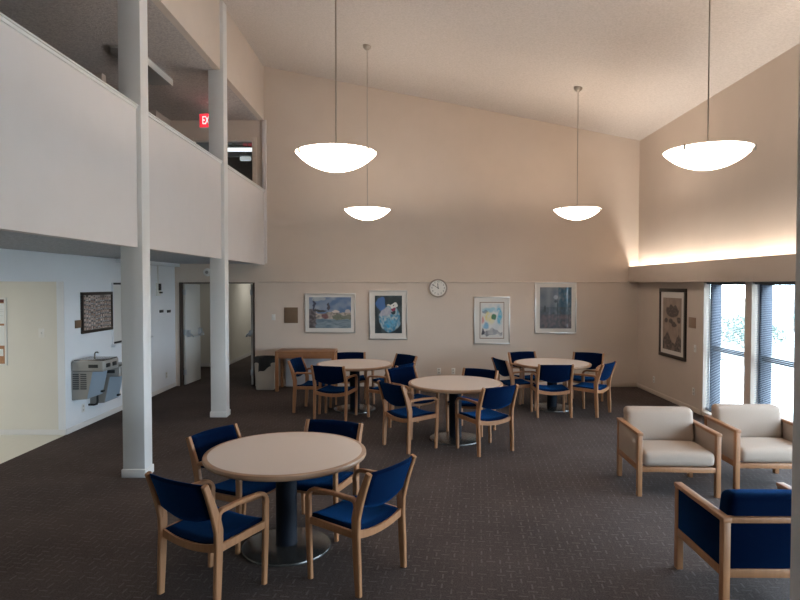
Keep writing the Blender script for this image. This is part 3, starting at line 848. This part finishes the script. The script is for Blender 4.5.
# ------------------------------------------------------------------ drinking fountain
y0 = on_x(70.8, 380, XL).y
r = thing('drinking_fountain', 'two-level stainless steel drinking fountain on the left wall', 'drinking fountain', (XL + .004, y0, 0))
def unit(ya, w, zt):
    g = []
    sk = MB()
    zb, zm = zt - .56, zt - .17
    sk.poly_prism([(.002, zb), (.20, zb), (.29, zm), (.002, zm)], ya, ya + w, 'xz')
    return sk, zb, zm
for n, (ya, zt) in enumerate(((0, .985), (.47, .845))):
    w = .45; zb, zm = zt - .55, zt - .16
    sk = MB().poly_prism([(.002, zb), (.205, zb + .015), (.285, zm), (.002, zm)], ya + .01, ya + w - .01, 'xz')
    cab = sk.build('cabinet', GREYM, r)
    if n == 0: louvred = cab
    # slanted front skin
    fp = MB(); P0, P1 = Vector((.205, 0, zb + .015)), Vector((.285, 0, zm))
    nrm = Vector(((P1 - P0).z, 0, -(P1 - P0).x)).normalized() * .006
    vs = []
    for q in (0, 1):
        for yy in (ya + .02, ya + w - .02):
            for P in (P0 + (P1 - P0) * .02, P0 + (P1 - P0) * .98):
                vs.append(fp.bm.verts.new(P + nrm * q + Vector((0, yy, 0))))
    bmesh.ops.convex_hull(fp.bm, input=vs)
    fp.build('front_panel', mat('sky_tinted_panel', (.36, .45, .54), .4, metal=.25), r)  # the sky's blue reflection on the steel is put into this colour
    hd = MB().box(.002, .44, ya, ya + w, zm, zt - .012, .02, seg=3)
    hd = hd.build('basin_housing', GREYM, r)
    MB().box(.03, .43, ya + .02, ya + w - .02, zt - .014, zt, .006).build('basin', mat('basin_steel', (.22, .20, .18), .25, metal=.9), r)
    bs = MB()
    for yy in (ya + .08, ya + .26): bs.box(.438, .452, yy, yy + .10, zm + .05, zm + .105, .004)
    bs.box(.24, .37, ya - .006, ya + .004, zm + .055, zm + .10, .002)
    bs.build('push_bar', BLACKP, hd)
    sp = MB().sweep([(.16, ya + w - .13, zt - .004), (.16, ya + w - .13, zt + .05), (.175, ya + w - .13, zt + .072), (.20, ya + w - .13, zt + .075), (.215, ya + w - .13, zt + .062)], .022, .022, Vector((0, 1, 0)), 10)
    sp.build('spout', NICKEL, r)
    MB().box(.20, .235, ya + w - .10, ya + w - .04, zb + .05, zb + .075, .002, Matrix.Translation((.02, 0, 0))).build('badge', BLACKP, r)
lv = MB()
for col_ in range(2):
    for k in range(8):
        z = .79 - k * .028
        lv.box(.02 + col_ * .105, .10 + col_ * .105, .000, .012, z - .008, z + .008, .002)
lv.build('louvre', mat('louvre_shadow_gap', (.07, .07, .07), .6), louvred)
MB().sweep([(.13, .44, .45), (.13, .44, .34), (.12, .44, .30), (.08, .44, .29), (.0, .44, .29)], .03, .03, Vector((0, 1, 0)), 10).build('drain_pipe', BLACKP, r)

# ------------------------------------------------------------------ notice board in the alcove
A, B = on_y(6.6, 297.5, 7.95), on_y(6.6, 365.5, 7.95)
r = thing('notice_board', 'cork notice board with a white frame in the alcove', 'notice board', (A.x - .45, 7.95, (A.z + B.z) / 2))
hh = (A.z - B.z) / 2
MB().box(-.43, .43, -.012, 0, -hh + .02, hh - .02).build('cork', mat('cork', (.42, .22, .12), .9, var=.3, vscale=60), r)
fb = MB()
for x0, x1, z0, z1 in ((-.45, .45, hh - .025, hh), (-.45, .45, -hh, -hh + .025), (-.45, -.425, -hh + .025, hh - .025), (.425, .45, -hh + .025, hh - .025)): fb.box(x0, x1, -.022, 0, z0, z1, .003)
fb.build('frame', WHITEP, r)
PAPER = mat('paper', (.78, .79, .78), .8)
def paper(label, py0, py1, px1, mm=PAPER, w=.21, bits=()):
    p0, p1 = on_y(px1, py0, 7.94), on_y(px1, py1, 7.94)
    t = thing('paper_notice', label, 'paper', ((p0.x - w / 2), 7.95, (p0.z + p1.z) / 2), 0, 'papers on the notice board')
    h = p0.z - p1.z
    MB().box(-w / 2, w / 2, -.0155, -.0125, -h / 2, h / 2).build('sheet', mm, t)
    for (x0, x1, z0, z1, m2) in bits: MB().box(x0 * w, x1 * w, -.0165, -.0155, z0 * h, z1 * h).build('printed_block', m2, t)
GREYI = mat('grey_ink', (.50, .52, .54), .8)
paper('dark red paper slip at the top of the notice board', 298.8, 302.4, 5.0, mat('red_paper', (.15, .06, .05), .8), .12)
paper('white sheet pinned in the upper half of the notice board', 303.3, 323.6, 5.0, PAPER, .21, ((-.4, .4, .1, .115, GREYI), (-.4, .4, .2, .215, GREYI), (-.4, .2, .0, .015, GREYI), (-.4, .4, -.12, -.105, GREYI)))
paper('white sheet with black blocks pinned lower on the notice board', 325.6, 345.6, 5.2, PAPER, .23, ((-.42, .14, .08, .30, BLACKP), (-.42, .14, -.36, -.26, BLACKP)))
paper('small pale leaflet at the bottom of the notice board', 349, 356, 3.4, PAPER, .10)

# ------------------------------------------------------------------ gallery fittings
r = thing('ceiling_light', 'unlit long fluorescent fixture on the gallery ceiling', 'ceiling light', (-3.80, 8.75, ZC))
MB().box(-.17, .17, -.66, .66, -.03, 0, .004).build('housing', mat('fixture_grey', (.40, .37, .34), .5), r)
MB().box(-.165, .165, -.655, .655, -.11, -.03, .018, seg=3).build('diffuser', mat('unlit_diffuser', (.22, .21, .20), .35), r)
MB().box(.165, .175, -.66, .66, -.115, -.02, .003).build('side_rail', WHITEP, r)
p = on_y(207.5, 121.0, 10.6)
r = thing('exit_sign', 'red and white lit exit sign hanging from the gallery ceiling', 'exit sign', (p.x + .05, 10.6, p.z))
MB().box(-.19, .19, -.02, .02, -.125, .125, .008).build('housing', WHITEP, r)
MB().box(-.18, .18, -.024, -.02, -.115, .115).build('panel', emit('exit_red', (.85, .03, .05), .9), r); ep = r.children[-1]
text_mesh('lettering', 'EXIT', .20, emit('exit_letters', (1, .88, .86), 1.1), ep, Matrix.Translation((-.03, -.026, 0)) @ Matrix.Diagonal((.52, 1, 1, 1)) @ Matrix.Rotation(PI / 2, 4, 'X'), .004)
MB().lathe([(0, .125), (.012, .125), (.012, ZC - p.z - .02), (.06, ZC - p.z - .018), (.06, ZC - p.z), (0, ZC - p.z)], seg=20).build('stem', WHITEP, r)
ld = bpy.data.lights.new('exit_glow', 'AREA'); ld.energy = .5; ld.color = (1, .08, .1); ld.size = .25
lo_ = bpy.data.objects.new('exit_glow', ld); C.objects.link(lo_); lo_.parent = r; lo_.location = (0, -.04, .1); lo_.rotation_euler = (math.radians(110), 0, 0)
# office lamps
def tube(label, px0, px1, py, y, s, th):
    A, B = on_y(px0, py, y), on_y(px1, py, y)
    t = thing('fluorescent_tube', label, 'tube light', ((A.x + B.x) / 2, y, A.z))
    hw = (B.x - A.x) / 2
    MB().box(-hw, hw, -.05, .05, th * .5, th * .5 + .05, .004).build('fixture', mat('tube_fixture', (.3, .3, .3), .5), t)
    MB().box(-hw, hw, -th / 2, th / 2, -th / 2, th / 2, th * .3).build('lamp', emit('tube_%d' % int(s * 10), (.95, 1, 1), s), t)
    MB().box(-.01, .01, -.01, .01, th * .5 + .05, ZC - A.z).build('hanger', MATS['tube_fixture'], t)
tube('lit fluorescent tube seen through the gallery office window', 212, 253, 149.8, 13.4, 1.3, .075)
tube('smaller dim fluorescent lamp low in the gallery office window', 240, 251, 158.8, 14.2, .35, .10)

# ------------------------------------------------------------------ outdoors
LAWN = popcorn('dry_lawn', (.012, .014, .008), (.42, .40, .34), 1.1)
struct('ground', MB().box(XR + .3, 60, -40, 90, -.25, -.12), LAWN)
struct('bounce_strip', MB().box(XR + .3, XR + 4.2, -40, 90, -.119, -.10), mat('pale_bounce_ground', (.66, .66, .66), .9, var=.08, vscale=3))  # pale ground strip added to bounce daylight up into the room
LEAF = mat('shrub_leaf', (.04, .065, .045), .6, var=.4, vscale=3); BARK = mat('bark', (.03, .022, .017), .9, var=.3)
def shrub(label, x, y, rr, hgt, seed, n=420):
    random.seed(seed)
    r = thing('shrub', label, 'shrub', (x, y, -.12), 0, 'shrubs outside the windows')
    st = MB()
    for k in range(6):
        a = k * 1.05; st.sweep([(0, 0, 0), (rr * .3 * math.cos(a), rr * .3 * math.sin(a), hgt * .4), (rr * .6 * math.cos(a), rr * .6 * math.sin(a), hgt * .75)], .03, .03, Vector((.3, 1, .1)), 6)
    st.build('stem', BARK, r)
    lf = MB()
    for k in range(n):
        d = Vector((random.gauss(0, 1), random.gauss(0, 1), random.gauss(0, 1))).normalized() * (random.random() ** .33)
        c = Vector((d.x * rr, d.y * rr, hgt * .55 + d.z * hgt * .45))
        m = Matrix.Translation(c) @ Euler((random.random() * 6, random.random() * 6, random.random() * 6)).to_matrix().to_4x4()
        s = random.uniform(.05, .10)
        q = [m @ Vector(v) for v in ((-s, 0, 0), (0, -s * .45, .01), (s, 0, 0), (0, s * .45, .01))]
        lf.bm.faces.new([lf.bm.verts.new(v) for v in q])
    lf.build('foliage', LEAF, r, smooth=False)
shrub('low shrub outside the window next to the brown print', 11.2, 19.5, 1.0, .9, 11)
shrub('wide low shrub farther out in the first window', 12.6, 23.5, 1.6, 1.0, 12)
shrub('low shrub outside the window behind the post', 14.6, 18.5, 1.2, 1.0, 13)
shrub('taller shrub standing by the dark frame of the second window', 12.2, 17.6, .8, 1.7, 14)
def tree(label, x, y, h, seed):
    random.seed(seed)
    r = thing('bare_tree', label, 'tree', (x, y, -.12), 0, 'trees outside the windows')
    MB().sweep([(0, 0, 0), (.05, .02, h * .35), (-.05, .05, h * .7), (.03, 0, h)], .24, .24, Vector((1, 0, 0)), 10, taper=[1, .8, .55, .2]).build('trunk', BARK, r)
    br = MB()
    for k in range(26):
        z = h * random.uniform(.25, .95); a = random.random() * 6.28; L_ = random.uniform(.8, 2.2)
        d = Vector((math.cos(a), math.sin(a), random.uniform(-.1, .6)))
        br.sweep([(0, 0, z), tuple(Vector((0, 0, z)) + d * L_ * .5 + Vector((0, 0, .1))), tuple(Vector((0, 0, z)) + d * L_)], .035, .035, Vector((.2, .3, 1)), 5)
    br.build('branch', BARK, r)
    lf = MB()
    for k in range(700):
        z = h * random.uniform(.3, 1.05); a = random.random() * 6.28; q = 2.4 * math.sqrt(random.random())
        m = Matrix.Translation((q * math.cos(a), q * math.sin(a), z)) @ Euler((random.random() * 6, random.random() * 6, random.random() * 6)).to_matrix().to_4x4()
        s = random.uniform(.05, .09)
        lf.bm.faces.new([lf.bm.verts.new(m @ Vector(v)) for v in ((-s, 0, 0), (0, -s * .5, 0), (s, 0, 0), (0, s * .5, 0))])
    lf.build('foliage', LEAF, r, smooth=False)
tree('thin leafed tree outside the window behind the post', 17.5, 27, 7, 21)

# ------------------------------------------------------------------ light
W = bpy.data.worlds.new('world'); bpy.context.scene.world = W; W.use_nodes = True
bg = W.node_tree.nodes['Background']; bg.inputs[0].default_value = (.66, .83, 1.0, 1); bg.inputs[1].default_value = 20.0
sd = bpy.data.lights.new('sun', 'SUN'); sd.energy = 4; sd.color = (1, .95, .88); sd.angle = .02
so = bpy.data.objects.new('sun', sd); C.objects.link(so); so.rotation_euler = (math.radians(-42), math.radians(-8), 0); so.location = (10, 20, 20)
for (ya, yb_) in W_Y:
    ld = bpy.data.lights.new('window_portal', 'AREA'); ld.shape = 'RECTANGLE'; ld.size = 1.98; ld.size_y = 1.1
    ld.cycles.is_portal = True
    o = bpy.data.objects.new('window_portal', ld); C.objects.link(o); o.location = (XR + .27, (ya + yb_) / 2, 1.03); o.rotation_euler = (0, math.radians(90), 0)
# cove lamps lying in the trough of the ledge
y = YB - .03; k = 0
while y > 1.0:
    ld = bpy.data.lights.new('cove_lamp', 'AREA'); ld.shape = 'RECTANGLE'; ld.size = .05; ld.size_y = 1.15; ld.energy = 10.5; ld.color = (1, .95, .86)
    o = bpy.data.objects.new('cove_lamp', ld); C.objects.link(o); o.location = (4.44, y - .58, 2.22); o.rotation_euler = (0, math.radians(180), 0)
    y -= 1.25
# unseen area lamps added under the alcove and corridor ceilings to light them
for loc, e, sz in (((-6.2, 5.8, ZS - .03), 40, .9), ((-3.6, 16.5, ZS - .03), 10, .6), ((-4.3, 13.4, ZS - .03), 3, .5)):
    ld = bpy.data.lights.new('added_area_lamp', 'AREA'); ld.size = sz; ld.energy = e; ld.color = (1, .97, .90)
    o = bpy.data.objects.new('added_area_lamp', ld); C.objects.link(o); o.location = loc

vs_ = bpy.context.scene.view_settings
vs_.view_transform = 'Standard'; vs_.look = 'None'; vs_.exposure = 0.12; vs_.gamma = 1.0; vs_.use_curve_mapping = False
